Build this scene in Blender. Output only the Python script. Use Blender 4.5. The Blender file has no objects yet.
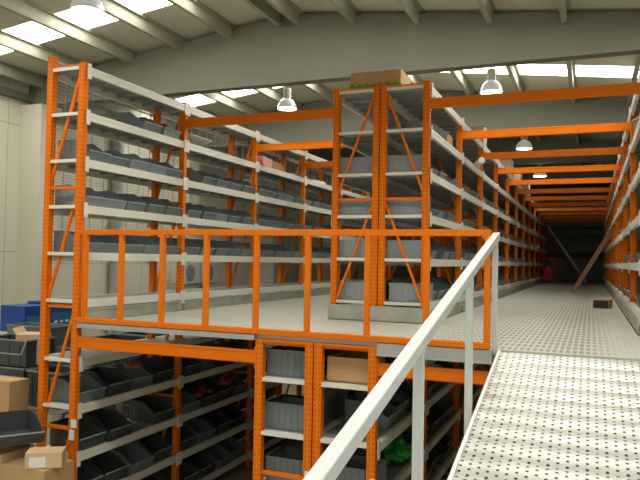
import bpy, bmesh, math, random
from mathutils import Vector, Matrix
random.seed(7)
C = bpy.context.scene.collection
H = 3.55                      # camera eye above the ground; heights below are given relative to the eye, then lifted by H
PI = math.pi

# ------------------------------------------------------------------ materials
def new_mat(name):
    m = bpy.data.materials.new(name); m.use_nodes = True
    nt = m.node_tree; b = nt.nodes['Principled BSDF']
    return m, nt, b
def N(nt, typ, **kw):
    n = nt.nodes.new(typ)
    for k, v in kw.items(): setattr(n, k, v)
    return n
def math_node(nt, op, a, b=None, c=None):
    n = nt.nodes.new('ShaderNodeMath'); n.operation = op
    for i, v in enumerate((a, b, c)):
        if v is None: continue
        if isinstance(v, (int, float)): n.inputs[i].default_value = v
        else: nt.links.new(v, n.inputs[i])
    return n.outputs[0]
def simple(name, col, rough=.6, metal=0, var=.12, scale=6, bump=0, spec=.5):
    m, nt, b = new_mat(name)
    tc = N(nt, 'ShaderNodeTexCoord'); no = N(nt, 'ShaderNodeTexNoise'); no.inputs['Scale'].default_value = scale
    no.inputs['Detail'].default_value = 4
    nt.links.new(tc.outputs['Object'], no.inputs['Vector'])
    mx = N(nt, 'ShaderNodeMix', data_type='RGBA')
    mx.inputs[6].default_value = (*[c*(1-var) for c in col], 1); mx.inputs[7].default_value = (*[min(1, c*(1+var)) for c in col], 1)
    nt.links.new(no.outputs['Fac'], mx.inputs[0]); nt.links.new(mx.outputs[2], b.inputs['Base Color'])
    b.inputs['Roughness'].default_value = rough; b.inputs['Metallic'].default_value = metal
    b.inputs['Specular IOR Level'].default_value = spec
    if bump:
        bp = N(nt, 'ShaderNodeBump'); bp.inputs['Strength'].default_value = bump; bp.inputs['Distance'].default_value = .01
        nt.links.new(no.outputs['Fac'], bp.inputs['Height']); nt.links.new(bp.outputs[0], b.inputs['Normal'])
    return m
ORANGE = (.80, .185, .005)
M = {}
M['orange'] = simple('orange_paint', ORANGE, .5, var=.06, spec=.15)
M['red_orange'] = simple('red_orange_paint', (.62, .07, .008), .5, var=.08)
M['shelf'] = simple('pale_shelf_steel', (.74, .74, .63), .5, var=.06)
M['deckpan'] = simple('galvanised_shelf_deck', (.33, .35, .34), .45, .3, var=.12, scale=9)
M['galv'] = simple('galvanised_kick', (.42, .43, .37), .5, .35, var=.4, scale=4)
M['bin'] = simple('grey_plastic', (.165, .195, .195), .42, var=.10)
M['bin_light'] = simple('light_grey_plastic', (.23, .27, .275), .42, var=.10)
M['tote'] = simple('pale_grey_plastic', (.29, .335, .35), .45, var=.06)
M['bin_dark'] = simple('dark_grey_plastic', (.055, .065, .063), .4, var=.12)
M['lip'] = simple('highlit_grey_plastic_edge', (.30, .34, .34), .45, var=.05)  # paler front lip of the bins: an edge highlight put into the colour
M['card'] = simple('brown_cardboard', (.50, .32, .15), .85, var=.08)
M['card_light'] = simple('light_cardboard', (.66, .47, .27), .85, var=.08)
M['white'] = simple('white_paint', (.80, .83, .80), .4, var=.02)
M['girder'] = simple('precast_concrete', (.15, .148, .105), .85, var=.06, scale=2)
M['purlin'] = simple('purlin_steel', (.34, .33, .24), .7, var=.05)
M['roof'] = simple('roof_sheet', (.56, .54, .42), .8, var=.05, scale=2)
M['wallm'] = simple('cream_wall', (.66, .63, .49), .8, var=.03, scale=1)
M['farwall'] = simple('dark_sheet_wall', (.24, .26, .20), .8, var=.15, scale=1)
M['ground'] = simple('concrete_ground', (.38, .32, .20), .8, var=.15, scale=1.5)
M['wire'] = simple('zinc_wire', (.45, .46, .42), .5, .3, var=.05)
M['black'] = simple('black_plastic', (.02, .02, .022), .4)
M['red'] = simple('red_fabric', (.65, .02, .03), .7)
M['redbag'] = simple('red_orange_plastic', (.45, .09, .04), .45, var=.3, scale=30)
M['green'] = simple('green_plastic_film', (.02, .30, .04), .25, var=.4, scale=12)
M['leafgreen'] = simple('green_print', (.10, .36, .03), .6, var=.6, scale=40)
M['paper'] = simple('white_paper', (.80, .78, .72), .7, var=.05)
M['blue'] = simple('blue_carton', (.02, .07, .33), .5, var=.15, scale=8)
M['teal'] = simple('teal_print', (.03, .22, .32), .5, var=.2, scale=8)
M['wood'] = simple('brown_wood', (.33, .17, .09), .7, var=.2, scale=12)
M['pink'] = simple('pink_wrap', (.75, .38, .30), .6)
M['ac'] = simple('ac_casing', (.62, .60, .52), .6)
M['clear'] = simple('cloudy_plastic', (.62, .64, .60), .3)
M['pipe'] = simple('grey_pipe', (.40, .41, .37), .5)
M['hdpale'] = simple('pale_metal_tube', (.62, .66, .62), .4, var=.03)

def perforated_orange():
    m, nt, b = new_mat('perforated_orange_post')
    tc = N(nt, 'ShaderNodeTexCoord'); sx = N(nt, 'ShaderNodeSeparateXYZ'); nt.links.new(tc.outputs['Object'], sx.inputs[0])
    sn = N(nt, 'ShaderNodeSeparateXYZ'); nt.links.new(tc.outputs['Normal'], sn.inputs[0])
    ny = math_node(nt, 'ABSOLUTE', sn.outputs['Y'])
    isy = math_node(nt, 'GREATER_THAN', ny, .5)
    ax = math_node(nt, 'ABSOLUTE', sx.outputs['X']); ay = math_node(nt, 'ABSOLUTE', sx.outputs['Y'])
    u = math_node(nt, 'ADD', math_node(nt, 'MULTIPLY', ax, isy), math_node(nt, 'MULTIPLY', ay, math_node(nt, 'SUBTRACT', 1, isy)))
    du = math_node(nt, 'ABSOLUTE', math_node(nt, 'SUBTRACT', u, .022))
    inu = math_node(nt, 'LESS_THAN', du, .007)
    fz = math_node(nt, 'FRACT', math_node(nt, 'DIVIDE', sx.outputs['Z'], .05))
    inz = math_node(nt, 'LESS_THAN', fz, .40)
    hole = math_node(nt, 'MULTIPLY', inu, inz)
    mx = N(nt, 'ShaderNodeMix', data_type='RGBA'); mx.inputs[6].default_value = (*ORANGE, 1); mx.inputs[7].default_value = (.50, .09, .004, 1)
    nt.links.new(hole, mx.inputs[0]); nt.links.new(mx.outputs[2], b.inputs['Base Color'])
    b.inputs['Roughness'].default_value = .5; b.inputs['Specular IOR Level'].default_value = .15
    return m
M['post'] = perforated_orange()

def perforated_plank():
    """ramp planks: pale galvanised steel punched with staggered pairs of small holes"""
    m, nt, b = new_mat('perforated_ramp_plank')
    tc = N(nt, 'ShaderNodeTexCoord'); sx = N(nt, 'ShaderNodeSeparateXYZ'); nt.links.new(tc.outputs['Object'], sx.inputs[0])
    gx = math_node(nt, 'DIVIDE', sx.outputs['X'], .053); gy = math_node(nt, 'DIVIDE', sx.outputs['Y'], .0525)
    def dots(ox, oy, rx, ry):
        fx = math_node(nt, 'SUBTRACT', math_node(nt, 'FRACT', math_node(nt, 'ADD', gx, ox)), .5)
        stag = math_node(nt, 'MULTIPLY', math_node(nt, 'FLOOR', math_node(nt, 'ADD', gx, ox)), .5)
        fy = math_node(nt, 'SUBTRACT', math_node(nt, 'FRACT', math_node(nt, 'ADD', math_node(nt, 'ADD', gy, oy), stag)), .5)
        e = math_node(nt, 'ADD', math_node(nt, 'POWER', math_node(nt, 'DIVIDE', fx, rx), 2), math_node(nt, 'POWER', math_node(nt, 'DIVIDE', fy, ry), 2))
        return math_node(nt, 'LESS_THAN', e, 1)
    h = dots(.25, .2, .19, .19)
    no = N(nt, 'ShaderNodeTexNoise'); no.inputs['Scale'].default_value = 5; nt.links.new(tc.outputs['Object'], no.inputs['Vector'])
    a = N(nt, 'ShaderNodeMix', data_type='RGBA'); a.inputs[6].default_value = (.52, .54, .47, 1); a.inputs[7].default_value = (.68, .69, .61, 1)
    nt.links.new(no.outputs['Fac'], a.inputs[0])
    mx = N(nt, 'ShaderNodeMix', data_type='RGBA'); nt.links.new(a.outputs[2], mx.inputs[6]); mx.inputs[7].default_value = (.03, .035, .03, 1)
    nt.links.new(h, mx.inputs[0]); nt.links.new(mx.outputs[2], b.inputs['Base Color'])
    b.inputs['Roughness'].default_value = .36; b.inputs['Metallic'].default_value = .55
    return m
M['plank'] = perforated_plank()

def grating():
    """mezzanine deck: pale bars lengthwise and crosswise around brownish punched cells; the outer planks are nearly closed"""
    m, nt, b = new_mat('punched_deck_grating')
    tc = N(nt, 'ShaderNodeTexCoord'); sx = N(nt, 'ShaderNodeSeparateXYZ'); nt.links.new(tc.outputs['Object'], sx.inputs[0])
    X = sx.outputs['X']; Y = sx.outputs['Y']
    # open planks lie in the middle of the right-hand aisle (local = world x here)
    no = N(nt, 'ShaderNodeTexNoise'); no.inputs['Scale'].default_value = 1.3; nt.links.new(tc.outputs['Object'], no.inputs['Vector'])
    fx = math_node(nt, 'FRACT', math_node(nt, 'DIVIDE', X, .054)); fy = math_node(nt, 'FRACT', math_node(nt, 'DIVIDE', Y, .27))
    cellx = math_node(nt, 'GREATER_THAN', fx, .36); celly = math_node(nt, 'GREATER_THAN', fy, .28)
    cell = math_node(nt, 'MULTIPLY', cellx, celly)
    up = N(nt, 'ShaderNodeMapRange'); up.inputs[1].default_value = -1.75; up.inputs[2].default_value = -.9; nt.links.new(X, up.inputs[0])
    dn = N(nt, 'ShaderNodeMapRange'); dn.inputs[1].default_value = .25; dn.inputs[2].default_value = -.05; nt.links.new(X, dn.inputs[0])
    band = math_node(nt, 'MULTIPLY', up.outputs[0], dn.outputs[0])
    base = math_node(nt, 'ADD', math_node(nt, 'MULTIPLY', band, .85), .15)
    fac = math_node(nt, 'MULTIPLY', cell, base)
    a = N(nt, 'ShaderNodeMix', data_type='RGBA'); a.inputs[6].default_value = (.54, .53, .43, 1); a.inputs[7].default_value = (.64, .64, .54, 1)
    nt.links.new(no.outputs['Fac'], a.inputs[0])
    mx = N(nt, 'ShaderNodeMix', data_type='RGBA'); nt.links.new(a.outputs[2], mx.inputs[6]); mx.inputs[7].default_value = (.27, .25, .19, 1)
    nt.links.new(fac, mx.inputs[0]); nt.links.new(mx.outputs[2], b.inputs['Base Color'])
    b.inputs['Roughness'].default_value = .5; b.inputs['Metallic'].default_value = .15
    return m
M['grating'] = grating()

def panel_wall():
    m, nt, b = new_mat('cream_panel_wall')
    tc = N(nt, 'ShaderNodeTexCoord'); sx = N(nt, 'ShaderNodeSeparateXYZ'); nt.links.new(tc.outputs['Object'], sx.inputs[0])
    f = math_node(nt, 'FRACT', math_node(nt, 'DIVIDE', sx.outputs['Y'], 1.1))
    l = math_node(nt, 'LESS_THAN', f, .012)
    f2 = math_node(nt, 'FRACT', math_node(nt, 'DIVIDE', math_node(nt, 'ADD', sx.outputs['Z'], -1.0), 2.6))
    l2 = math_node(nt, 'LESS_THAN', f2, .006)
    l = math_node(nt, 'MAXIMUM', l, l2)
    mx = N(nt, 'ShaderNodeMix', data_type='RGBA'); mx.inputs[6].default_value = (.68, .65, .51, 1); mx.inputs[7].default_value = (.38, .36, .28, 1)
    nt.links.new(l, mx.inputs[0]); nt.links.new(mx.outputs[2], b.inputs['Base Color']); b.inputs['Roughness'].default_value = .8
    return m
M['panels'] = panel_wall()

def emis(name, col, s):
    m, nt, b = new_mat(name)
    b.inputs['Base Color'].default_value = (*col, 1); b.inputs['Emission Color'].default_value = (*col, 1); b.inputs['Emission Strength'].default_value = s
    return m
M['skylight'] = emis('backlit_rooflight_sheet', (1.0, .985, .96), 12.5)
M['lampglow'] = emis('glowing_lamp_glass', (1.0, .98, .93), 2.2)
def glassy():
    m, nt, b = new_mat('prismatic_reflector'); b.inputs['Base Color'].default_value = (.80, .81, .78, 1)
    b.inputs['Metallic'].default_value = .4; b.inputs['Roughness'].default_value = .25; b.inputs['Emission Color'].default_value = (1, 1, .95, 1); b.inputs['Emission Strength'].default_value = .22
    return m
M['reflector'] = glassy()

# ------------------------------------------------------------------ mesh building
class MB:
    def __init__(s): s.v = []; s.f = []; s.mi = []; s.cur = 0
    def box(s, x0, x1, y0, y1, z0, z1):
        b = len(s.v)
        s.v += [(x0,y0,z0),(x1,y0,z0),(x1,y1,z0),(x0,y1,z0),(x0,y0,z1),(x1,y0,z1),(x1,y1,z1),(x0,y1,z1)]
        for q in ((0,3,2,1),(4,5,6,7),(0,1,5,4),(1,2,6,5),(2,3,7,6),(3,0,4,7)): s.f.append(tuple(b+i for i in q)); s.mi.append(s.cur)
        return s
    def bar(s, p, q, w, h, up=(0,0,1)):
        """square bar from p to q; w across, h along 'up'"""
        p = Vector(p); q = Vector(q); d = (q-p).normalized(); u = Vector(up)
        r = d.cross(u)
        if r.length < 1e-4: r = d.cross(Vector((0,1,0)))
        r.normalize(); u = r.cross(d).normalized(); b = len(s.v)
        for o in (p, q):
            for a, c in ((-1,-1),(1,-1),(1,1),(-1,1)): s.v.append(tuple(o + r*(a*w/2) + u*(c*h/2)))
        for k in ((0,3,2,1),(4,5,6,7),(0,1,5,4),(1,2,6,5),(2,3,7,6),(3,0,4,7)): s.f.append(tuple(b+i for i in k)); s.mi.append(s.cur)
        return s
    def poly(s, pts, faces):
        b = len(s.v); s.v += [tuple(p) for p in pts]
        for f in faces: s.f.append(tuple(b+i for i in f)); s.mi.append(s.cur)
        return s
    def prism(s, prof, axis, a0, a1):
        """extrude a 2D outline (u,v) along axis 'x','y' or 'z'"""
        n = len(prof); b = len(s.v)
        for a in (a0, a1):
            for u, v in prof: s.v.append({'x': (a,u,v), 'y': (u,a,v), 'z': (u,v,a)}[axis])
        s.f.append(tuple(b+i for i in range(n))); s.f.append(tuple(b+n+i for i in reversed(range(n)))); s.mi += [s.cur]*2
        for i in range(n): s.f.append((b+i, b+(i+1)%n, b+n+(i+1)%n, b+n+i)); s.mi.append(s.cur)
        return s
    def lathe(s, prof, cx=0, cy=0, n=20):
        b = len(s.v); m = len(prof)
        for k in range(n):
            a = 2*PI*k/n
            for r, z in prof: s.v.append((cx+r*math.cos(a), cy+r*math.sin(a), z))
        for k in range(n):
            for i in range(m-1):
                s.f.append((b+k*m+i, b+((k+1)%n)*m+i, b+((k+1)%n)*m+i+1, b+k*m+i+1)); s.mi.append(s.cur)
        return s
    def mesh(s, name, mats, smooth=False, bevel=0):
        me = bpy.data.meshes.new(name); me.from_pydata(s.v, [], s.f)
        for m in (mats if isinstance(mats, (list, tuple)) else [mats]): me.materials.append(m)
        me.polygons.foreach_set('material_index', s.mi)
        bm = bmesh.new(); bm.from_mesh(me); bmesh.ops.recalc_face_normals(bm, faces=bm.faces)
        if bevel: bmesh.ops.bevel(bm, geom=list(bm.edges), offset=bevel, segments=2, affect='EDGES', profile=.5)
        bm.to_mesh(me); bm.free()
        if smooth: me.polygons.foreach_set('use_smooth', [True]*len(me.polygons))
        me.update(); return me
def obj(name, me, loc=(0,0,0), parent=None, rz=0, rot=None):
    o = bpy.data.objects.new(name, me); C.objects.link(o); o.location = loc
    o.rotation_euler = rot if rot else (0,0,rz)
    if parent: o.parent = parent
    return o
def tag(o, label=None, cat=None, group=None, kind=None):
    if label: o['label'] = label
    if cat: o['category'] = cat
    if group: o['group'] = group
    if kind: o['kind'] = kind
    return o
def thing(name, loc, label, cat, group=None, rz=0):
    return tag(obj(name, None, loc, rz=rz), label, cat, group)
ORD = ['first','second','third','fourth','fifth','sixth','seventh','eighth','ninth','tenth','eleventh','twelfth','thirteenth','fourteenth','fifteenth']

# ------------------------------------------------------------------ setting
def struct(name, mb, mat, loc=(0,0,0), parent=None, **k):
    o = obj(name, mb.mesh(name, mat, **k), loc, parent)
    if not parent: o['kind'] = 'structure'
    return o
struct('floor', MB().box(-14, 6, -3, 36, -.1, 0), M['ground'])
XW = -10.9; XR = 3.4; YF = 33.4
struct('wall_left', MB().box(XW-.15, XW, -3, YF, 0, 3.58+H), M['panels'])
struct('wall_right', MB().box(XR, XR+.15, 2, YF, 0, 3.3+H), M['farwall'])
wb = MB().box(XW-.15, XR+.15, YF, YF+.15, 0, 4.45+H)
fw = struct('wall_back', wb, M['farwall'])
RX = -4.95; SL = .12; ZR = 4.37   # ridge and slope of the roof sheet
def rz_(x): return ZR - SL*abs(x-RX)
GY = [-.3, 5.1, 10.5, 15.9, 21.3, 26.7, 32.1]           # roof girders
SKY = [(-1.9,-1.05),(3.2,4.05),(8.33,9.10),(13.45,14.25),(18.7,19.5),(24.9,25.7),(30.3,31.1)]
# roof sheet
ce = MB()
ys = [-3.0]
for a, b in SKY[:4]: ys += [a, b]
ys.append(YF)
for i in range(0, len(ys), 2):
    y0, y1 = ys[i], ys[i+1]
    for xa, xb in ((XW-.15, RX), (RX, XR+.15)):
        ce.prism([(xa, rz_(xa)+H), (xb, rz_(xb)+H), (xb, rz_(xb)+H+.06), (xa, rz_(xa)+H+.06)], 'y', y0, y1)
ceiling = struct('ceiling', ce, M['roof'])
# rooflights
n = 0
for i, (a, b) in enumerate(SKY[:4]):
    for xa, xb in ((XW+.45, RX-.25), (RX+.25, XR-.1)):
        n += 1
        mb = MB().prism([(xa, rz_(xa)+H+.01), (xb, rz_(xb)+H+.01), (xb, rz_(xb)+H+.03), (xa, rz_(xa)+H+.03)], 'y', a, b)
        struct('window_%d' % n, mb, M['skylight'])
        # the strip of sheet between the rooflight's end and the wall / ridge
    mb = MB()
    for xa, xb in ((XW-.15, XW+.45), (RX-.25, RX), (RX, RX+.25), (XR-.1, XR+.15)):
        mb.prism([(xa, rz_(xa)+H), (xb, rz_(xb)+H), (xb, rz_(xb)+H+.06), (xa, rz_(xa)+H+.06)], 'y', a, b)
    struct('flashing', mb, M['roof'], parent=ceiling)
# purlins (Z sections running along the hall)
PX = [-10.55,-9.4,-8.25,-7.13,-6.08,-5.1,-4.75,-3.7,-2.6,-1.45,-.36,.75,1.85,2.95]
for x in PX:
    zt = rz_(x)-.005; mb = MB()
    mb.box(-.012, .012, -3, YF-.02, -.21, -.002); mb.box(-.07, .012, -3, YF-.02, -.225, -.205); mb.box(-.012, .07, -3, YF-.02, -.022, -.010)
    struct('purlin', mb, M['purlin'], (x, 0, zt+H), parent=ceiling)
# tapered girders with bottom and top flanges
ZB = 3.09
def gz(x): return 4.30 - SL*abs(x-RX)
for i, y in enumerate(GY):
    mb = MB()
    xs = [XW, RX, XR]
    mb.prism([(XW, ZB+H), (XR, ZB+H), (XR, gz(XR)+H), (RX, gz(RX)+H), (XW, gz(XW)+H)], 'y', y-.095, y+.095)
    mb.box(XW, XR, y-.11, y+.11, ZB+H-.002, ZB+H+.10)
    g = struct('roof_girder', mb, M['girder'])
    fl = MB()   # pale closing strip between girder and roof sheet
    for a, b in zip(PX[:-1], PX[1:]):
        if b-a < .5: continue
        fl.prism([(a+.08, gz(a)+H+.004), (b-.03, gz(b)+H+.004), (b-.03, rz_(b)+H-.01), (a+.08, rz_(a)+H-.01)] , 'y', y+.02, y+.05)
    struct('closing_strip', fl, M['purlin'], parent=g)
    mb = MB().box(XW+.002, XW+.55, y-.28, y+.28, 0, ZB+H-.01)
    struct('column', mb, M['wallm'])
struct('trim_1', MB().box(XW, XW+.12, -3, YF-.02, 3.17+H, 3.32+H), M['girder'])     # eaves gutter beam

# ------------------------------------------------------------------ racks
PW, PD = .080, .075
def post_mesh(h, name='post'):
    mb = MB(); t = .012
    # open C section: front, two sides and returns
    mb.box(-PW/2, PW/2, -PD/2, -PD/2+t, 0, h); mb.box(-PW/2, -PW/2+t, -PD/2+t, PD/2, 0, h); mb.box(PW/2-t, PW/2, -PD/2+t, PD/2, 0, h)
    mb.box(-PW/2+t, -PW/2+.03, PD/2-t, PD/2, 0, h); mb.box(PW/2-.03, PW/2-t, PD/2-t, PD/2, 0, h)
    return mb.mesh(name, M['post'])
TOP = 2.22
P_FULL = post_mesh(TOP+H); P_TALL = post_mesh(2.33+H); P_LOW = post_mesh(H-.80)
YS = [5.95+2.1*i for i in range(0, 14)]   # upright positions; YS[1] is the first above-deck frame of the centre racks
YS[1] = 7.98
BAY = 2.1
def brace_mesh(xa, xb, zs, flip, ztop, diag=True):
    """zigzag lacing between two posts; zs = heights of the horizontal struts"""
    mb = MB(); w = .03
    a, b = (xa, xb) if not flip else (xb, xa)
    mb.bar((xa, 0, ztop-.03), (xb, 0, ztop-.03), .035, .035)
    prev = ztop-.06
    for z in zs:
        mb.bar((xa, 0, z), (xb, 0, z), .035, .035)
        if diag: mb.bar((b, .0, prev-.04), (a, .0, z+.07), w, w)
        prev = z
    return mb.mesh('lacing', M['orange'])
LV_UP = [-.50, .04, .58, 1.11, 1.65, 2.18]
LV_LOW = [-1.17, -1.70, -2.24, -2.77, -3.30]
def shelf_mesh(depth, length, face=.095, inner=0):
    """deck pans on two stepped edge beams; the aisle side is +x; top at z=0; runs y 0..length"""
    mb = MB(); g = .050; d = depth/2
    mb.cur = 0
    for s in (-1, 1):
        x0, x1 = (d-.035, d+.008) if s > 0 else (-d-.008, -d+.035)
        if s == inner: mb.box(*((d-.035, d) if s > 0 else (-d, -d+.035)), g, length-g, -face, 0); continue
        mb.box(x0, x1, g, length-g, -face, 0)
        xo = d+.008 if s > 0 else -d-.012
        mb.box(min(xo, xo+.004), max(xo, xo+.004), g, length-g, -face*.42, -.006)
        # end brackets clasping the posts
        for y0, y1 in ((.003, g+.01), (length-g-.01, length-.003)):
            xb = d+.0115 if s > 0 else -d-.0215
            mb.box(xb, xb+.010, y0, y1, -face-.05, .03)
    mb.cur = 1
    npan = 7; L = length-2*g; w = L/npan
    for i in range(npan):
        y0 = g+i*w
        mb.box(-d+.036, d-.036, y0+.004, y0+w-.004, -.018, -.002)
        mb.box(-d+.036, d-.036, y0+.004, y0+.020, -.05, -.019); mb.box(-d+.036, d-.036, y0+w-.020, y0+w-.004, -.05, -.019)
    # thin end trims visible from the front of the row
    mb.cur = 0
    mb.box(-d+.045, d-.045, -.036, -.030, -.04, -.001); mb.box(-d+.045, d-.045, -.030, g, -.012, -.004)
    return mb.mesh('shelf', [M['shelf'], M['deckpan']])
_sh = {}
def rack(label, xl, xr, i0, i1, ulev, llev, low_bays, flip=False, low_front=False, inner=0):
    """xl, xr: centres of the two post lines"""
    xc = (xl+xr)/2; depth = (xr-xl)+PW
    root = thing('shelving_rack', (xc, YS[i0], 0), label, 'rack')
    hz = (TOP+H)
    for i in range(i0, i1+1):
        if low_front and i > i0: break
        full = not low_front
        y = YS[i]-YS[i0]
        if full: zs = [.78+H-0, -.58+H, -1.96+H, -3.2+H]; zt = TOP+H
        else: zs = [-2.11+H, -3.3+H]; zt = -.80+H
        key = ('br', round(xr-xl, 3), flip, full)
        if key not in _sh: _sh[key] = brace_mesh(xl-xc+PW/2-.01, xr-xc-PW/2+.01, zs, flip, zt, full)
        f = obj('upright_frame', _sh[key] if full else None, (0, y, 0), root)
        for x in (xl, xr): obj('post', (P_TALL if xl < -5 and x == xl else P_FULL) if full else P_LOW, (x-xc, 0, 0), f)
        if not full:
            wz = (xr-xl)/2-PW/2+.01
            for z in [zt-.03]+zs: obj('strut', MB().bar((-wz, 0, z), (wz, 0, z), .035, .035).mesh('strut', M['orange']), parent=f)
            obj('capping_strip', MB().box(-wz-.07, wz+.07, -.04, .04, H-.799, H-.7965).box(-wz-.07, wz+.07, -.04, -.034, H-.82, H-.799).mesh('capping_strip', M['orange']), parent=f)
    for i in range(i0, i1):
        L = YS[i+1]-YS[i]-(.05 if low_front else 0); key = ('sh', round(depth, 3), round(L, 3), inner)
        if key not in _sh: _sh[key] = shelf_mesh(depth, L, inner=inner)
        if True:
            for z in ulev: obj('shelf', _sh[key], (0, YS[i]-YS[i0], z+H), root)
        if i < i0+low_bays:
            for z in llev: obj('shelf', _sh[key], (0, YS[i]-YS[i0], z+H), root)
    return root, xc
L_XL, L_XR = -5.87, -5.405
CL_XL, CL_XR = -3.055, -2.515
CR_XL, CR_XR = -2.42, -1.875
R_XL, R_XR = .545, 1.09
left_rack, LXC = rack('tall orange shelving rack on the left, rising from the ground past the mezzanine rail', L_XL, L_XR, 0, 6, LV_UP, LV_LOW, 3)
cl_rack, CLXC = rack('left half of the back-to-back orange rack in the centre, behind the mezzanine railing', CL_XL, CL_XR, 1, 12, LV_UP, LV_LOW, 2, inner=1)
rack('low orange rack under the deck front, left one of the two centre frames', CL_XL, CL_XR, 0, 1, [], LV_LOW, 1, low_front=True, inner=1)
rack('low orange rack under the deck front, right one, partly behind the handrail', CR_XL, CR_XR, 0, 1, [], LV_LOW, 1, low_front=True, inner=-1)
cr_rack, CRXC = rack('right half of the back-to-back orange centre rack, lining the long right-hand aisle', CR_XL, CR_XR, 1, 12, LV_UP, LV_LOW, 2, flip=True, inner=-1)
r_rack, RXC = rack('orange shelving rack along the right edge of the aisle, facing the centre rack', R_XL, R_XR, 1, 12, LV_UP, [], 0, flip=True)
# wire mesh back of the left rack, one panel per bay
def mesh_panel(L, h):
    mb = MB(); w = .0035
    z = 0
    while z <= h: mb.box(-w, w, 0, L, z-w, z+w); z += .036
    y = 0
    while y <= L: mb.box(-w, w, y-w, y+w, 0, h); y += .24
    mb.box(-.008, .008, 0, L, h-.012, h+.004)
    return mb.mesh('mesh_panel', M['wire'])
for i in range(6):
    L = YS[i+1]-YS[i]-.1
    key = ('mp', round(L, 2))
    if key not in _sh: _sh[key] = mesh_panel(L, 2.42)
    obj('mesh_panel', _sh[key], (L_XL-PW/2-.03-LXC, YS[i]-YS[0]+.05, -.10+H-.0), left_rack)
# white caps / locking clips on posts
def clip(root, xc, x, y, z, w=.05, h=.10):
    if root is None: root = [q for q in bpy.data.objects if q.get('label', '').startswith('low orange rack under the deck front, left')][0]
    obj('locking_clip', MB().box(-w/2, w/2, -.02, 0, 0, h).mesh('locking_clip', M['white']), (x-xc, y-YS[0]-PD/2-.001, z+H), root)
clip(left_rack, LXC, L_XR+.045, YS[0], -1.93, .07, .09); clip(left_rack, LXC, L_XR+.02, YS[0], -2.07, .06, .11)
clip(None, CLXC, CL_XR+.02, YS[0], -2.12, .07, .09)
for q in bpy.data.objects:
    if q.get('label', '').startswith('low orange rack under the deck front, right'): clip(q, CRXC, CR_XR+.03, YS[0], -2.10, .05, .09)
# kick plates between the bottom shelf and the deck
def kick(root, xc, x, y0, y1, face):
    mb = MB().box(-.006, .006, 0, y1-y0, 0, .145)
    mb.box(-.006+face*.01, .006+face*.01, 0, y1-y0, .120, .145)
    obj('kick_plate', mb.mesh('kick_plate', M['galv']), (x-xc, y0-root.location.y, -.748+H), root)
for i in range(6): kick(left_rack, LXC, L_XR+PW/2+.014, YS[i]+.03, YS[i+1]-.03, 1)
for i in range(1, 12):
    kick(cr_rack, CRXC, CR_XR+PW/2+.014, YS[i]+.03, YS[i+1]-.03, 1)
    kick(r_rack, RXC, R_XL-PW/2-.014, YS[i]+.03, YS[i+1]-.03, -1)
# the patchy galvanised plate across the ends of the centre racks
tag(obj('end_plate', MB().box(CL_XL-.05, CR_XR+.03, 0, .006, 0, .19).box(CL_XL-.05, CR_XR+.03, 0, .03, 0, .006).mesh('end_plate', M['galv']), (0, YS[1]-PD/2-.010-.035, -.747+H)),
    'low galvanised plate standing on the deck across the foot of the centre rack', 'plate')

# ------------------------------------------------------------------ mezzanine deck, its edge, beams, rail
YE = 5.95; ZD = -.75
def slab(x0, x1, y0, y1, label):
    return tag(obj('mezzanine_deck', MB().box(x0, x1, y0, y1, ZD-.045+H, ZD+H).mesh('mezzanine_deck', M['grating'])), label, 'floor deck')
slab(L_XR+PW/2+.035, CL_XL-PW/2-.035, YE, YF-.05, 'pale mezzanine deck of the left-hand aisle between left and centre racks')
o = slab(CL_XL-PW/2-.035, CR_XR+PW/2+.035, YE, YS[1]-PD/2-.012, 'short pale deck strip between the railing and the centre rack foot plate')
slab(CR_XR+PW/2+.035, R_XL-PW/2-.035, YE, YF-.05, 'long punched-metal mezzanine deck running down the right-hand aisle from the ramp')
cn = slab(R_XL-PW/2-.035, 2.6, YE, YS[1]-PD/2-.02, 'pale deck corner at the right picture edge before the right-hand rack')
for x, y in ((2.45, 6.1), (2.45, 7.7)): obj('support_post', MB().box(x-.05, x+.05, y-.05, y+.05, 0, ZD-.046+H).mesh('support_post', M['orange']), parent=cn)
e0 = MB().box(L_XR+PW/2+.01, CL_XL-.05, YE-.052, YE-.001, ZD-.06+H, ZD-.005+H).box(L_XR+PW/2+.01, CL_XL-.05, YE-.060, YE-.052, ZD-.06+H, ZD-.05+H)
obj('edge_channel', e0.mesh('edge_channel', M['pipe']), parent=o)
e = MB().box(CR_XR+.045, -.79, YE-.052, YE-.001, ZD-.125+H, ZD-.005+H).box(CR_XR+.045, -.79, YE-.062, YE-.052, ZD-.125+H, ZD-.115+H)
obj('edge_channel', e.mesh('edge_channel', M['pipe']), parent=o)
# far plain end of the deck sits against the dark wall
def front_beam(x0, x1, z0, z1, label):
    mb = MB().box(0, x1-x0, -.02, .02, 0, z1-z0).box(0, x1-x0, -.026, -.02, .01, .02).box(0, x1-x0, -.026, -.02, z1-z0-.02, z1-z0-.01)
    r = tag(obj('orange_beam', mb.mesh('orange_beam', M['orange']), (x0, YE, z0+H)), label, 'beam')
    for xx in (0, x1-x0-.012): obj('end_connector', MB().box(xx, xx+.012, -.03, .03, -.05, z1-z0+.04).mesh('end_connector', M['orange']), parent=r)
    return r
front_beam(L_XR+PW/2+.002, CL_XL-PW/2-.002, -1.045, -.915, 'thick orange beam under the deck edge between left rack and centre rack')
front_beam(CR_XR+PW/2+.002, .40, -1.065, -.945, 'thick orange beam under the deck edge, running right behind the white posts')
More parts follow.
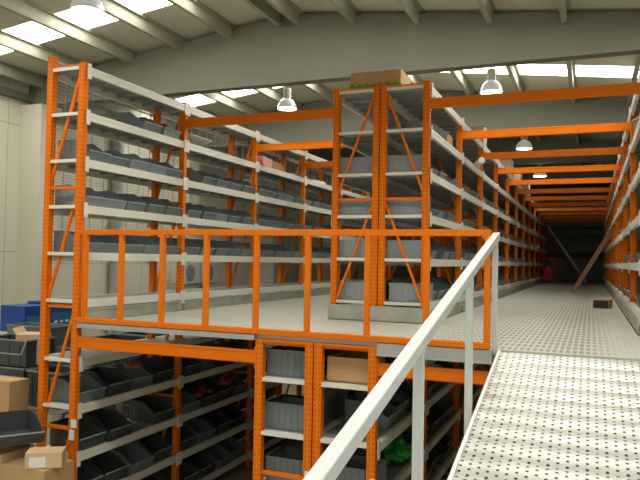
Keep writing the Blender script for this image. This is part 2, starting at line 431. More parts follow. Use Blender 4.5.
# orange railing
rail = thing('deck_railing', (L_XR, YE-.03, ZD+H), 'long orange guard railing along the mezzanine front edge', 'railing')
ry = -.0
obj('top_rail', MB().box(.05, 4.595, -.025, .025, .985, 1.045).mesh('top_rail', M['orange'], bevel=.004), parent=rail)
obj('bottom_rail', MB().box(.05, 4.595, -.03, .03, .001, .055).mesh('bottom_rail', M['orange'], bevel=.004), parent=rail)
bal = MB().box(-.0265, .0265, -.024, .024, .056, .984).mesh('baluster', M['orange'], bevel=.004)
for x in (-5.275, -4.775, -4.235, -3.69, -3.105, -2.545, -1.935, -1.375): obj('baluster', bal, (x-L_XR, 0, 0), rail)
obj('baluster', bal, (-.836-L_XR, 0, 0), rail)

# ------------------------------------------------------------------ tie beams over the aisles
def tie(x0, x1, y, z, label, grp):
    mb = MB().box(0, x1-x0, -.022, .022, 0, .12); mb.box(0, x1-x0, -.026, -.022, .100, .110); mb.box(0, x1-x0, -.026, -.022, .01, .02)
    r = tag(obj('tie_beam', mb.mesh('tie_beam', M['orange']), (x0, y, z+H)), label, 'beam', grp)
    for xx in (0, x1-x0-.008): obj('end_connector', MB().box(xx, xx+.008, -.034, .034, -.03, .15).mesh('end_connector', M['orange']), parent=r)
for i in range(1, 13):
    tie(CR_XR+PW/2+.002, R_XL-PW/2-.002, YS[i], 1.885, 'orange tie beam over the right-hand aisle, %s from the near end' % ORD[i-1], 'tie beams over the right-hand aisle')
for i in range(1, 7):
    tie(L_XR+PW/2+.002, CL_XL-PW/2-.002, YS[i], 1.855, 'orange tie beam over the left-hand aisle, %s from the near end' % ORD[i-1], 'tie beams over the left-hand aisle')

# ------------------------------------------------------------------ ramp
RS = .2185; RY1 = YE-.02; RX0, RX1 = -.715, 1.0
def rampz(y): return ZD - .01 + RS*(y-RY1)
ramp = thing('access_ramp', (RX0, RY1, ZD-.01+H), 'sloping ramp of pale perforated steel planks leading up to the deck', 'ramp')
al = math.atan(RS); ca, sa = math.cos(al), math.sin(al)
pk_w = .235; plank = MB(); W = RX1-RX0
prof = [(-pk_w+.002, -.055), (-pk_w+.002, -.016)] + [(-pk_w+.004+(pk_w-.008)*t/8, -.012+.018*(1-((t-5)/5.)**2 if t < 5 else 1-((t-5)/4.)**2)) for t in range(9)] + [(-.002, -.014), (-.002, -.055)]
plank.prism(prof, 'x', 0, W)
pme = plank.mesh('plank', M['plank'])
for k in range(20):
    s = k*pk_w
    obj('plank', pme, (0, -s*ca, -s*sa), ramp, rot=(al, 0, 0))
for nm, x, w in (('side_curb', -.014, .02), ('side_curb', W+.014, .02)):
    obj(nm, MB().bar((x, 0, -.03), (x, -20*pk_w*ca, -.03-20*pk_w*sa), .024, .08).mesh(nm, M['white']), parent=ramp)
for xx in (.3, W-.2):
    for yy in (-1.5, -3.9): obj('leg', MB().box(xx-.03, xx+.03, yy-.03, yy+.03, -(ZD-.01+H), RS*yy-.07).mesh('leg', M['pipe']), parent=ramp)
hr = thing('ramp_handrail', (-.785, YE, 0), 'white square-tube handrail rising along the left side of the ramp', 'handrail')
y0r, y1r = 1.45, 6.10
def hz_(y): return .244 + .2255*(y-6.09)
obj('top_rail', MB().bar((0, y0r-YE, hz_(y0r)+H), (0, y1r-YE, hz_(y1r)+H), .062, .062).mesh('top_rail', M['hdpale'], bevel=.006), parent=hr)
for y in (2.0, 3.24, 4.70, 6.02):
    zb = rampz(y)-.42 if y < 5.9 else -.885
    if y == 2.0: continue
    obj('support_post', MB().box(-.025, .025, -.022, .022, zb+H, hz_(y)-.034+H).mesh('support_post', M['hdpale'], bevel=.004), (0, y-YE, 0), hr)

# ------------------------------------------------------------------ bins
def bin_mesh(w, d, h, mat, fh=.5, ribs=True):
    """open-fronted picking bin: aisle side +x, base at z=0"""
    mb = MB(); t = .007; X0, X1 = -d/2, d/2; b = w/2; f = h*fh
    mb.box(X0+.01, X1-.02, -b+.008, b-.008, 0, .008)
    xs = X0 + d*.50
    for s in (-1, 1):          # side walls with the stepped cut towards the front
        y0, y1 = (b-t, b) if s > 0 else (-b, -b+t)
        mb.prism([(X0, .004), (X1-.03, .004), (X1, f), (X1-.04, f+.012), (xs+.02, h*.96), (xs, h), (X0, h)], 'y', y0, y1)
        yo0, yo1 = (b, b+.004) if s > 0 else (-b-.004, -b)
        if ribs:
            for k in range(5):
                x = X0 + d*(.08+.16*k); ht = h*.93 if x < xs else f*.9
                mb.box(x, x+.008, yo0, yo1, .01, ht-.02)
        yy = (b-t-.002, b+.008) if s > 0 else (-b-.008, -b+t+.002)
        mb.box(X0, xs, yy[0], yy[1], h-.012, h+.002)
    mb.box(X0, X0+t, -b+t, b-t, .004, h); mb.box(X0-.008, X0+t, -b, b, h-.012, h+.002)
    mb.prism([(X1-.037, .004), (X1-.030, .004), (X1, f), (X1+.008, f), (X1+.008, f+.008), (X1-.012, f+.008)], 'y', -b+t, b-t)
    for n_, v in enumerate(mb.v):                     # the rear is a little narrower than the front
        tt = min(1, max(0, (v[0]-X0)/d)); mb.v[n_] = (v[0], v[1]*(.78+.22*tt), v[2])
    mb.cur = 1
    mb.box(X1-.006, X1+.012, -b+.004, b-.004, f+.008, f+.020)
    return mb.mesh('storage_bin', [mat, M['lip']])
def tote_mesh(w, d, h, mat):
    mb = MB(); t = .008
    mb.box(-d/2+.01, d/2-.01, -w/2+.01, w/2-.01, 0, t)
    for x0, x1, y0, y1 in ((-d/2+.008, -d/2+.016, -w/2+.008, w/2-.008), (d/2-.016, d/2-.008, -w/2+.008, w/2-.008), (-d/2+.016, d/2-.016, -w/2+.008, -w/2+.016), (-d/2+.016, d/2-.016, w/2-.016, w/2-.008)): mb.box(x0, x1, y0, y1, t, h)
    mb.box(-d/2, d/2, -w/2, -w/2+.016, h-.02, h+.001); mb.box(-d/2, d/2, w/2-.016, w/2, h-.02, h+.001)
    mb.box(-d/2, -d/2+.016, -w/2+.016, w/2-.016, h-.02, h+.001); mb.box(d/2-.016, d/2, -w/2+.016, w/2-.016, h-.02, h+.001)
    for k in range(7):
        x = -d/2+.03+(d-.07)*k/6
        for s in (-1, 1): mb.box(x, x+.010, min(s*(w/2-.008), s*(w/2-.001)), max(s*(w/2-.008), s*(w/2-.001)), .008, h-.021)
    return mb.mesh('storage_bin', mat)
BM = {'up': bin_mesh(.372, .50, .245, M['bin'], .38), 'up2': bin_mesh(.372, .50, .245, M['bin_light'], .38), 'up3': bin_mesh(.372, .47, .22, M['bin'], .40),
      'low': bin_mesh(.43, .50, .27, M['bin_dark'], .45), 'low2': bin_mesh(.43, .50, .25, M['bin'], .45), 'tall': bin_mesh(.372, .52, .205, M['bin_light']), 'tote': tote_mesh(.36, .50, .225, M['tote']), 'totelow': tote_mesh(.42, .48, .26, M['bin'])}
BW = {'up': .38, 'up2': .38, 'up3': .38, 'tall': .38, 'low': .44, 'low2': .44}
SHELFNAME = {.04: 'shelf level with the rail top', }
names_up = {-.50: 'lowest shelf above the deck', .04: 'second shelf above the deck', .58: 'third shelf above the deck', 1.11: 'fourth shelf above the deck', 1.65: 'fifth shelf above the deck', 2.18: 'top shelf'}
names_lo = {-1.17: 'first shelf below the deck', -1.70: 'second shelf below the deck', -2.24: 'third shelf below the deck', -2.77: 'fourth shelf below the deck', -3.30: 'fifth shelf below the deck'}
bins = []   # (score, kind, loc, rz, label, group)
CAM = Vector((0, 0, H))
cy, sy_ = math.cos(-22.2612*PI/180), math.sin(-22.2612*PI/180)
def fwd(p): return p.x*sy_ + p.y*cy
def put_bins(rname, xc, face, i0, i1, levels, per, kinds, vis=1, skip=0.03, names=names_up, endt=0):
    for z in levels:
        for i in range(i0, i1):
            L = YS[i+1]-YS[i]; step = (L-.11)/per
            for k in range(per):
                if random.random() < skip: continue
                kd = random.choice(kinds)
                if endt and i == i0 and k == 0: kd = 'totelow' if z < -1 else 'tote'
                elif endt == 2 and k == 0 and i == i0+1 and False: kd = 'tote'
                y = YS[i]+.055+step*(k+.5)
                dx = random.uniform(-.02, .05)*face; rz = random.uniform(-.035, .035) + (0 if face > 0 else PI)
                p = Vector((xc+dx, y, z+H+.002))
                dist = (p-CAM).length
                lat = abs(fwd(Vector((p.y, -p.x, 0)))) if False else 0
                # angle of the open side towards the viewer
                score = vis/(dist*dist)*(abs(xc)/dist + .15)
                lb = '%s grey bin in %s bay, %s, %s' % (ORD[k], ORD[i-i0], names[z], rname)
                bins.append((score, kd, tuple(p), rz, lb, 'open-fronted bins on the %s' % rname))
put_bins('left rack', LXC, 1, 0, 6, [.04, .58, 1.11], 5, ['up', 'up', 'up3', 'up2'])
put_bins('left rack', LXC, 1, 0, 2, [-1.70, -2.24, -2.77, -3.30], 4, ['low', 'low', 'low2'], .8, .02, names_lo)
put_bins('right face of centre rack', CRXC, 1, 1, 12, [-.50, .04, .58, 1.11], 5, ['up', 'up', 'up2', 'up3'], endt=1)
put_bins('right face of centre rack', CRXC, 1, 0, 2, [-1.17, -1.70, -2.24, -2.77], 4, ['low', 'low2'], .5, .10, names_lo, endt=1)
put_bins('left half of centre rack', CLXC, -1, 1, 2, [-.50, .04, .58, 1.11], 5, ['up2', 'tall'], .5, 0, endt=1)
put_bins('left half of centre rack', CLXC, -1, 0, 1, [-1.17, -1.70, -2.24], 4, ['low2'], .5, 0, names_lo, endt=1)
put_bins('right-hand rack', RXC, -1, 1, 12, [-.50, .04, .58, 1.11], 5, ['up', 'up3', 'up'], 1.6)
# leave room for other goods
def clear(xc, y0, y1, z):
    global bins
    bins = [b for b in bins if not (abs(b[2][0]-xc) < .2 and y0 < b[2][1] < y1 and abs(b[2][2]-(z+H)) < .03)]
clear(CRXC, 5.9, 7.2, -1.17)          # cardboard tray stands here
clear(CRXC, 6.7, 7.75, -2.24)
clear(CRXC, 25.8, 27.0, .58)
bins.sort(key=lambda b: -b[0])
for sc, kd, loc, rz, lb, gp in bins[:300]:
    tag(obj('storage_bin', BM[kd], loc, rz=rz), lb, 'bin', gp)
rest = bins[300:]
if rest:
    vs, fs = [], []
    for sc, kd, loc, rz, lb, gp in rest:
        me = BM[kd]; mt = Matrix.Translation(loc) @ Matrix.Rotation(rz, 4, 'Z'); b = len(vs)
        vs += [tuple(mt @ v.co) for v in me.vertices]; fs += [tuple(b+i for i in p.vertices) for p in me.polygons]
    me = bpy.data.meshes.new('distant_storage_bins'); me.from_pydata(vs, [], fs); me.materials.append(M['bin']); me.update()
    tag(obj('distant_storage_bins', me), 'far-off rows of grey bins lining both sides of the aisle', 'bins', kind='stuff')

# ------------------------------------------------------------------ cartons and odd goods
def carton(loc, w, d, h, label, mat='card', rz=0, flap=0, tape=True, group=None, name='cardboard_box', open_=False):
    mb = MB()
    if open_:
        t = .006
        mb.box(-w/2, w/2, -d/2, d/2, 0, t)
        mb.box(-w/2, -w/2+t, -d/2, d/2, t, h); mb.box(w/2-t, w/2, -d/2, d/2, t, h); mb.box(-w/2+t, w/2-t, -d/2, -d/2+t, t, h); mb.box(-w/2+t, w/2-t, d/2-t, d/2, t, h)
    else:
        mb.box(-w/2, w/2, -d/2, d/2, 0, h)
    o = tag(obj(name, mb.mesh(name, M[mat], bevel=.004), loc, rz=rz), label, 'box', group)
    if flap:
        f = MB(); 
        f.bar((-w/2+.002, -d/2, h), (-w/2-.04, -d/2, h+flap), .004, .004)
        f = MB().poly([(-w/2, -d/2, h), (-w/2, d/2, h), (-w/2-flap*.5, d/2, h+flap*.8), (-w/2-flap*.5, -d/2, h+flap*.8),
                       (-w/2-.004, -d/2, h), (-w/2-.004, d/2, h), (-w/2-flap*.5-.004, d/2, h+flap*.8), (-w/2-flap*.5-.004, -d/2, h+flap*.8)],
                      [(0,1,2,3),(4,7,6,5),(0,3,7,4),(1,5,6,2),(0,4,5,1),(3,2,6,7)])
        obj('flap', f.mesh('flap', M[mat]), parent=o)
    if tape and not open_:
        obj('packing_tape', MB().box(-w/2-.001, w/2+.001, -.025, .025, h, h+.0015).box(-w/2-.0015, -w/2, -.025, .025, h*.7, h+.0015).mesh('packing_tape', M['card_light']), parent=o)
    return o
T = 2.18+H+.003
# open tray box with the green print on the centre rack's top
o = carton((-2.57, YS[1]+.31, T), .68, .50, .25, 'open cardboard box with green print on top of the centre rack front', 'card', open_=True)
pr_ = MB().box(-.342, .342, -.252, -.2505, .006, .075); pr_.box(.3405, .342, -.25, .25, .006, .075)
for k in range(7): pr_.box(-.33+k*.095, -.28+k*.095, -.2525, -.251, .070, .095)
obj('green_print', pr_.mesh('green_print', M['leafgreen']), parent=o)['label'] = 'green printed band'
carton((-2.12, 12.9, T), .46, .40, .42, 'upright pale cardboard box on the centre rack top, beside the second lamp', 'card_light')
carton((-2.10, 17.4, T), .48, .5, .44, 'pale cardboard box on the centre rack top above the third bay beams', 'card_light')
carton((-2.10, 19.8, T), .48, .6, .52, 'tall pale cardboard box further along the centre rack top', 'card')
carton((-2.08, 22.4, T), .44, .6, .40, 'farthest clearly visible cardboard box on the centre rack top', 'card_light')
carton((-2.12, 9.6, 1.65+H+.003), .42, .40, .20, 'grey-brown flat box on the fifth centre rack shelf', 'card')
# grey bin lying askew, second shelf from top of centre rack
tag(obj('storage_bin', BM['up'], (CRXC+.06, 8.9, 1.65+H+.003), rz=.5), 'grey bin turned askew, alone on the fifth centre rack shelf', 'bin')
# long rolled paper sticking out
def lying_roll(loc, r, L, mat, label, rz, name='paper_roll', cat='roll'):
    mb = MB().lathe([(0,0),(r*.55,0),(r*.6,.002),(r,.002),(r,L-.002),(r*.6,L-.002),(0,L)], n=16)
    o = tag(obj(name, mb.mesh(name, M[mat], smooth=True), loc, rot=(PI/2, 0, rz)), label, cat); return o
lying_roll((-1.96, 12.0, 1.65+H+.06), .055, .85, 'paper', 'white paper roll jutting into the aisle from the centre rack', .32)
lying_roll((CLXC-.2, 9.0, -.5+H+.06), .0, .0, 'paper', 'x', 0) if False else None
# pile of bins and wrapped goods on the left rack's fifth shelf
Z5 = 1.65+H+.003
for k, (y, rz, kd) in enumerate(((7.22, .15, 'up'), (7.66, -.2, 'up2'))):
    tag(obj('storage_bin', BM[kd], (LXC+.02, y, Z5), rz=0), ['grey bin full of fittings on the fifth left rack shelf, nearer', 'grey bin on the fifth left rack shelf touching the first post'][k], 'bin')
def lumps(loc, n, sx, sy, sz, r, mat, name, label, cat, kind=None, seed=1):
    rnd = random.Random(seed); bm = bmesh.new()
    for i in range(n):
        a = bmesh.ops.create_icosphere(bm, subdivisions=1, radius=r*rnd.uniform(.6, 1.2))
        off = Vector((rnd.uniform(-sx, sx), rnd.uniform(-sy, sy), rnd.uniform(0, sz)+r*.7)); st = (rnd.uniform(.7, 1.5), rnd.uniform(.7, 1.5), rnd.uniform(.5, 1))
        for v in a['verts']:
            v.co = Vector((v.co.x*st[0], v.co.y*st[1], v.co.z*st[2]))*rnd.uniform(.9, 1.1) + off
            v.co.z = max(v.co.z, 0)
    me = bpy.data.meshes.new(name); bm.to_mesh(me); bm.free(); me.materials.append(M[mat])
    return tag(obj(name, me, loc), label, cat, kind=kind)
lumps((LXC+.12, 7.64, Z5+.03), 12, .09, .11, .09, .05, 'redbag', 'wrapped_parts', 'red wrapped parts spilling from the bin beside the first left rack post', 'parts')
# clear plastic sheet leaning over the shelf beam
o = obj('plastic_sheet', MB().poly([(0,0,.004),(.42,0,.004),(.42,.66,.004),(0,.66,.004),(0,0,.010),(.42,0,.010),(.42,.66,.010),(0,.66,.010)], [(3,2,1,0),(4,5,6,7),(0,1,5,4),(1,2,6,5),(2,3,7,6),(3,0,4,7)]).mesh('plastic_sheet', M['clear']), (LXC-.16, 8.12, Z5+.01), rot=(.0, -.18, 0))
o.location.z = Z5
o.rotation_euler = (.0, -.35, 0)
tag(o, 'tilted cloudy plastic sheet lying on the fifth left rack shelf', 'sheet')
lying_roll((LXC-.1, 11.75, Z5+.13), .13, .75, 'card', 'brown paper roll on the fifth left rack shelf, third bay', .0)
o = carton((LXC+.1, 10.55, Z5), .34, .5, .16, 'crumpled brown parcel on the fifth left rack shelf, third bay', 'pink', rz=.15)
o = carton((LXC, 10.35, 1.11+H+.003+.20), .2, .18, .09, 'small white spotted carton on the bins of the left rack', 'paper', rz=.3)
carton((LXC, 13.2, Z5), .4, .7, .06, 'flat white package far along the fifth left rack shelf', 'paper')
# goods on right-hand rack
tag(obj('storage_bin', BM['up2'], (R_XL+.20, 8.75, Z5), rz=PI+.25), 'pale grey bin tipped toward the aisle high on the right-hand rack', 'bin')
carton((R_XL+.28, 9.5, Z5), .4, .35, .22, 'white carton on the fifth right-hand rack shelf, beside the pale bin', 'paper')
carton((R_XL+.26, 18.0, T), .5, .55, .28, 'brown carton on top of the right-hand rack, nearer one', 'card')
carton((R_XL+.22, 23.35, 1.65+H+.003), .5, .55, .30, 'brown carton jutting from the right-hand rack farther down the aisle', 'card')
# aisle objects
CB = carton((.20, 12.75, ZD+H+.001), .26, .62, .15, 'long open-ended cardboard tube box on the deck by the right-hand rack', 'card', tape=False, rz=-.12)
obj('dark_hollow_plate', MB().box(-.118, .118, -.314, -.3105, .012, .138).mesh('dark_hollow_plate', M['black']), parent=bpy.data.objects['cardboard_box.012'] if False else CB)  # black plate on the closed end, painting the shade of a hollow
def pole(name, p, q, w, mat, label):
    p = Vector(p); q = Vector(q)
    return tag(obj(name, MB().bar((0,0,0), tuple(q-p), w, w, up=(0,1,0)).mesh(name, M[mat], bevel=.004), tuple(p)), label, 'pole')
pole('wooden_plank', (-.42, 18.3, ZD+H+.06), (.44, 17.4, .80+H), .11, 'wood', 'brown wooden plank leaning from deck against the right-hand rack')
pole('metal_pole', (-.18, 29.5, ZD+H+.06), (-1.73, 30.6, 1.62+H), .09, 'hdpale', 'pale pole leaning against the far part of the centre rack')
# red trolley-like bundle at the far end
o = thing('hand_truck', (-1.55, 27.6, ZD+H), 'small red hand truck standing on deck beside the far centre rack', 'trolley')
obj('body', MB().box(-.16, .16, -.12, .12, .10, .50).box(-.10, .12, -.10, .10, .50, .66).mesh('body', M['red'], bevel=.03), parent=o)
obj('handle', MB().bar((-.2, .17, .0), (-.2, .2, 1.0), .03, .03).bar((.2, .17, 0), (.2, .2, 1.0), .03, .03).bar((-.2, .2, 1.0), (.2, .2, 1.0), .03, .03).mesh('handle', M['red']), parent=o)
for s in (-1, 1): obj('wheel', MB().lathe([(0, -.02), (.075, -.02), (.075, .02), (0, .02)], n=16).mesh('wheel', M['black']), (s*.23, .12, .076), o, rot=(0, PI/2, 0))
carton((-1.95, 26.4, .583+H), .3, .5, .14, 'pink wrapped parcel jutting from far down the centre rack', 'pink')
# dark far wall details
for z, lb in ((.15, 'red rail across the dark far wall'),):
    tag(obj('wall_rail', MB().box(-1.75, .45, YF-.06, YF-.005, z+H, z+.07+H).mesh('wall_rail', M['red_orange']), (0,0,0)), lb, 'rail')
for x in (-1.2, -.2): obj('seam', MB().box(x, x+.05, YF-.03, YF-.001, -.7+H, 2.8+H).mesh('seam', M['farwall']), parent=fw)

# lower centre racks: things seen through the front frames
Zl = -1.17+H+.003
carton((CRXC+.0, 6.27, Zl), .44, .50, .235, 'wide open cardboard tray just under the deck in right centre frame', 'card', open_=True)
lumps((CLXC, 6.3, Zl+.255), 14, .16, .13, .005, .035, 'redbag', 'wrapped_parts', 'red wrapped parts heaped over the bin just under the deck', 'parts', seed=4)
lumps((CRXC+.16, 7.25, 0), 44, .15, .30, .20, .075, 'green', 'film_bundle', 'crumpled green plastic film in the lower centre rack', 'bundle', seed=9).location.z = -2.24+H+.004
lumps((CRXC+.14, 9.2, -1.70+H+.15), 12, .08, .12, .08, .04, 'paper', 'paper_bundle', 'crumpled white paper in a bin of the lower centre rack', 'bundle', seed=5)
lumps((LXC+.1, 8.75, -2.24+H+.13), 14, .1, .16, .07, .045, 'redbag', 'wrapped_parts', 'red wrapped parts in lower left rack bins, second bay, nearer heap', 'parts', seed=6)
lumps((LXC+.1, 9.5, -2.24+H+.14), 14, .1, .14, .10, .05, 'redbag', 'wrapped_parts', 'red wrapped parts in lower left rack bins, second bay, farther heap', 'parts', seed=8)
lumps((LXC+.05, 7.2, -1.70+H+.22), 9, .1, .12, .04, .04, 'redbag', 'wrapped_parts', 'reddish wrapped parts on a bin just under the deck, left rack', 'parts', seed=3)
case = thing('carry_case', (-2.02, 6.85, Zl), 'black carry case on the shelf under the deck beside the cardboard tray', 'case')
# (stands behind the tray)
obj('body', MB().box(-.17, .17, -.13, .13, 0, .20).mesh('body', M['black'], bevel=.02), parent=case)
obj('handle', MB().box(-.06, .06, -.01, .01, .205, .235).mesh('handle', M['black'], bevel=.006), parent=case)
clear_done = True

# ------------------------------------------------------------------ left foreground goods, below the left rack frame
def big_container(loc, w, d, h, label, rz=0, mat='bin_dark', wire=True):
    mb = MB(); t = .01
    mb.box(-w/2+.02, w/2-.02, -d/2+.02, d/2-.02, 0, t)
    for x0, x1, y0, y1 in ((-w/2, -w/2+t, -d/2, d/2), (w/2-t, w/2, -d/2, d/2), (-w/2+t, w/2-t, -d/2, -d/2+t), (-w/2+t, w/2-t, d/2-t, d/2)): mb.box(x0, x1, y0, y1, t, h)
    for k in range(4):
        x = -w/2+w*(.14+.24*k); mb.box(x-.012, x+.012, -d/2-.010, -d/2, .02, h-.05)
    o = tag(obj('storage_crate', mb.mesh('storage_crate', M[mat]), loc, rz=rz), label, 'crate')
    rim = MB()
    rim.box(-w/2-.015, w/2+.015, -d/2-.015, -d/2+t, h, h+.018); rim.box(-w/2-.015, w/2+.015, d/2-t, d/2+.015, h, h+.018)
    rim.box(-w/2-.015, -w/2+t, -d/2+t, d/2-t, h, h+.018); rim.box(w/2-t, w/2+.015, -d/2+t, d/2-t, h, h+.018)
    obj('rim', rim.mesh('rim', M['bin_light']), parent=o)
    if wire:
        wm = MB().bar((-w/2-.02, -d/2-.02, h+.02), (-w/2-.02, -d/2-.10, h*.55), .010, .010).bar((-w/2-.02, -d/2-.10, h*.55), (w/2+.02, -d/2-.10, h*.55), .010, .010).bar((w/2+.02, -d/2-.10, h*.55), (w/2+.02, -d/2-.02, h+.02), .010, .010)
        obj('wire_handle', wm.mesh('wire_handle', M['wire']), parent=o)
    return o
# steel bench that carries the crates
bench = thing('steel_bench', (-7.2, 7.2, 0), 'tall steel bench carrying crates at the lower left behind the cardboard', 'bench')
BZ = 1.60
obj('bench_top', MB().box(-1.2, 1.15, -.75, .45, BZ-.04, BZ).mesh('bench_top', M['galv']), parent=bench)
for x in (-1.15, 1.1):
    for y in (-.7, .40): obj('leg', MB().box(x-.03, x+.03, y-.03, y+.03, 0, BZ-.041).mesh('leg', M['galv']), parent=bench)
big_container((-6.45, 6.80, BZ+.002), .56, .5, .44, 'dark grey crate on the bench, right beside the left rack post', 0, wire=False)
big_container((-7.25, 6.85, BZ+.002), .80, .5, .44, 'lower dark crate at the picture left edge, under another crate', 0, wire=False)
big_container((-7.25, 6.88, BZ+.465), .80, .5, .34, 'upper dark crate with wire handle at the picture left edge', 0)
big_container((-6.55, 7.40, BZ+.002), .60, .42, .66, 'tall grey crate behind the wire-handled crates by the rack', 0, 'bin', wire=False)
big_container((-7.40, 7.40, BZ+.002), .80, .42, .92, 'tallest grey crate, rear left of the bench', 0, 'bin', wire=False)
carton((-7.02, 6.92, BZ+.465+.02), .34, .34, .40, 'open brown carton poking out of the upper dark crate', 'card_light', rz=.4, flap=.1)
# cardboard and crate at very front left
carton((-6.72, 6.10, 0), .66, .30, 2.03, 'tall brown cardboard carton standing at lower left before the crates', 'card')
st = carton((-5.38, 5.42, 0), .58, .42, 1.37, 'big brown carton at the bottom left corner under the small box', 'card')
sb = carton((-5.22, 5.36, 1.373), .36, .22, .16, 'small cardboard box with white label, bottom left, on the big carton', 'card_light', rz=.55)
obj('shipping_label', MB().box(-.14, .02, -.112, -.1105, .01, .115).mesh('shipping_label', M['paper']), parent=sb)['label'] = 'white label'
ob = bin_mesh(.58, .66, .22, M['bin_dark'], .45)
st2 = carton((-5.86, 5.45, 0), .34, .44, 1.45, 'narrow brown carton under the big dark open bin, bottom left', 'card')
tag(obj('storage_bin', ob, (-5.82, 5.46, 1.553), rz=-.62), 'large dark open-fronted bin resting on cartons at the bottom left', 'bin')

# crates added to darken the gaps seen through the lower left rack
lvl = ['bottom', 'second', 'third', 'fourth', 'top']
shade_crate = None
for a in range(7):
    for b in range(5):
        loc = (-6.62, 8.35+a*.72, b*.462)
        lb = 'added shade crate behind the lower left rack, %s of the %s stack from the front' % (lvl[b], ORD[a])
        if shade_crate is None: shade_crate = big_container(loc, .95, .66, .44, lb, wire=False)
        else:
            c = shade_crate.copy(); C.objects.link(c); c.location = loc; c['label'] = lb
            for ch in list(shade_crate.children): k2 = ch.copy(); C.objects.link(k2); k2.parent = c
        (shade_crate if a == b == 0 else c)['group'] = 'added shade crates stacked behind the lower left rack'
# shelves of blue cartons beyond
unit = thing('display_shelf', (-8.3, 9.6, 0), 'low shelf unit with blue cartons by the left wall', 'shelf')
obj('shelf_board', MB().box(-.35, .35, -1.9, 1.9, H-1.24, H-1.20).mesh('shelf_board', M['shelf']), parent=unit)
obj('shelf_board', MB().box(-.35, .35, -1.9, 1.9, H-1.9, H-1.86).mesh('shelf_board', M['shelf']), parent=unit)
for x in (-.33, .33):
    for y in (-1.88, 0, 1.88): obj('leg', MB().box(x-.02, x+.02, y-.02, y+.02, 0, H-1.241).mesh('leg', M['shelf']), parent=unit)
bl = ['nearest', 'second nearest', 'third nearest', 'fourth nearest', 'fifth nearest', 'sixth nearest', 'farthest']
for k in range(7):
    y = 7.98+k*.53; h = (.40, .44, .36, .42, .40, .44, .38)[k]
    o = carton((-8.3, y, H-1.198), .50, .48, h, '%s blue carton on the low shelf by the left wall' % bl[k], 'blue', tape=False, group='blue cartons on the low shelf', name='blue_carton')
    f = MB().box(.2505, .252, -.2, .2, .05, h*.6)
    obj('printed_panel', f.mesh('printed_panel', M['teal']), parent=o)['label'] = 'teal picture panel'
    f = MB()
    for q in range(3): f.prism([(-.16+q*.12, .10), (-.08+q*.12, .10), (-.09+q*.12, .14), (-.15+q*.12, .14)], 'x', .2525, .254)
    obj('white_picture', f.mesh('white_picture', M['paper']), parent=o)
for k in range(3):
    carton((-8.32, 7.85+k*.02, H-1.198+.45+k*.115), .42, .26, .11, ['lowest', 'middle', 'topmost'][k]+' striped white carton stacked on the nearest blue cartons', 'paper', tape=False) if False else None

# wall-side air conditioners
def ac(y, z, label):
    a = thing('air_conditioner', (XW+.47, y, z+H), label, 'air conditioner', 'air conditioners on the left wall')
    obj('casing', MB().box(-.16, .16, -.42, .42, 0, .58).mesh('casing', M['ac'], bevel=.01), parent=a)
    mb = MB()
    for r in (.22, .17, .12, .06):
        pts = []; n = 24
        for k in range(n):
            t0, t1 = 2*PI*k/n, 2*PI*(k+1)/n
            mb.bar((.166, -.1+r*math.cos(t0), .29+r*math.sin(t0)), (.166, -.1+r*math.cos(t1), .29+r*math.sin(t1)), .008, .008)
    obj('fan_grille', mb.mesh('fan_grille', M['pipe']), parent=a)
    obj('fan_opening', MB().lathe([(0,0),(.23,0),(.23,.006),(0,.006)], n=28).mesh('fan_opening', M['bin_light']), (.160, -.1, .29), a, rot=(0, PI/2, 0))
    for yb in (-.35, .31): obj('bracket', MB().box(-.308, .16, yb, yb+.04, -.04, -.001).mesh('bracket', M['pipe']), parent=a)
ac(15.75, -.72, 'pale air conditioner on the left wall, seen under the rack shelf')
ac(16.75, -.72, 'farther pale air conditioner on the left wall, next to the first')
# grey downpipe on the left wall
tag(obj('downpipe', MB().lathe([(0,0),(.14,0),(.14,3.2+H),(0,3.2+H)], n=14).mesh('downpipe', M['pipe'], smooth=False), (XW+.15, 13.1, 0)), 'grey vertical pipe on the left wall behind the rack mesh', 'pipe')

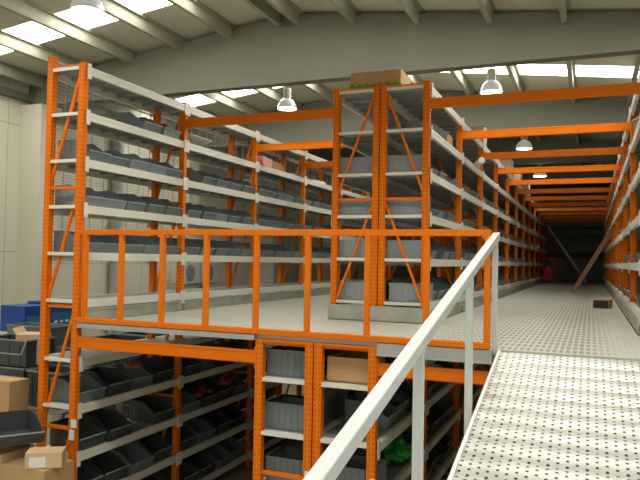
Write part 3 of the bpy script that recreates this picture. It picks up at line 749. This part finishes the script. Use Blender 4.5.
# ------------------------------------------------------------------ high-bay lamps
def lamp(x, y, z, label, s=1.0, zt=None):
    """z = rim height"""
    l = thing('high_bay_lamp', (x, y, z+H), label, 'lamp', 'high-bay lamps hanging from the roof')
    mb = MB().lathe([(.215*s, 0), (.222*s, .01), (.21*s, .06*s), (.185*s, .13*s), (.14*s, .19*s), (.075*s, .225*s), (.07*s, .225*s), (.13*s, .182*s), (.175*s, .125*s), (.20*s, .055*s), (.208*s, .008)], n=28)
    obj('reflector', mb.mesh('reflector', M['reflector'], smooth=True), parent=l)
    obj('bulb', MB().lathe([(0, .03*s), (.06*s, .04*s), (.085*s, .10*s), (.065*s, .17*s), (.0, .20*s)], n=16).mesh('bulb', M['lampglow'], smooth=True), parent=l)
    obj('gear_housing', MB().lathe([(0, .226*s), (.075*s, .226*s), (.09*s, .24*s), (.09*s, .43*s), (.07*s, .46*s), (0, .46*s)], n=18).mesh('gear_housing', M['white'], smooth=False), parent=l)
    top = (rz_(x)-.02) - z
    obj('suspension', MB().lathe([(0, .461*s), (.012, .461*s), (.012, top), (0, top)], n=8).mesh('suspension', M['pipe']), parent=l)
    li = bpy.data.lights.new('lamp_light', 'POINT'); li.energy = 35; li.color = (1, .96, .88); li.shadow_soft_size = .06
    lo = obj('lamp_light', li, (0, 0, -.06), l)
    return l
lamp(-6.30, 13.3, 3.36, 'high-bay lamp hanging above the left-hand aisle, beyond the first girder')
lamp(-1.83, 13.2, 3.35, 'high-bay lamp above the right-hand aisle, nearest of that row')
lamp(-1.69, 18.6, 3.11, 'second high-bay lamp along the right-hand aisle')
lamp(-1.58, 23.0, 2.90, 'farthest high-bay lamp along the right-hand aisle')
lamp(-7.10, 7.85, 3.70, 'large high-bay lamp cut by the top left picture edge', 1.15)

# ------------------------------------------------------------------ camera
M3 = None
yaw, pitch, roll, F = -3.88530980e-01, 3.02659631e-02, 1.82391072e-02, 662.406
cyw, syw = math.cos(yaw), math.sin(yaw)
f = Vector((syw*math.cos(pitch), cyw*math.cos(pitch), math.sin(pitch))); r = Vector((cyw, -syw, 0)); u = r.cross(f)
c, s = math.cos(roll), math.sin(roll)
rr = c*r + s*u; uu = -s*r + c*u
cam = bpy.data.cameras.new('camera'); cam.sensor_width = 36; cam.lens = F*36/640; cam.clip_end = 200
co = bpy.data.objects.new('camera', cam); C.objects.link(co)
mt = Matrix((rr, uu, -f)).transposed().to_4x4(); mt.translation = (0, 0, H); co.matrix_world = mt
bpy.context.scene.camera = co

# ------------------------------------------------------------------ world: daylight from the open loading end behind the viewer
w = bpy.data.worlds.new('world'); bpy.context.scene.world = w; w.use_nodes = True
bg = w.node_tree.nodes['Background']; bg.inputs['Color'].default_value = (1, .98, .90, 1); bg.inputs['Strength'].default_value = .6
vs_ = bpy.context.scene.view_settings
vs_.view_transform = 'Standard'; vs_.look = 'None'; vs_.gamma = 1; vs_.exposure = 0.0; vs_.use_curve_mapping = False
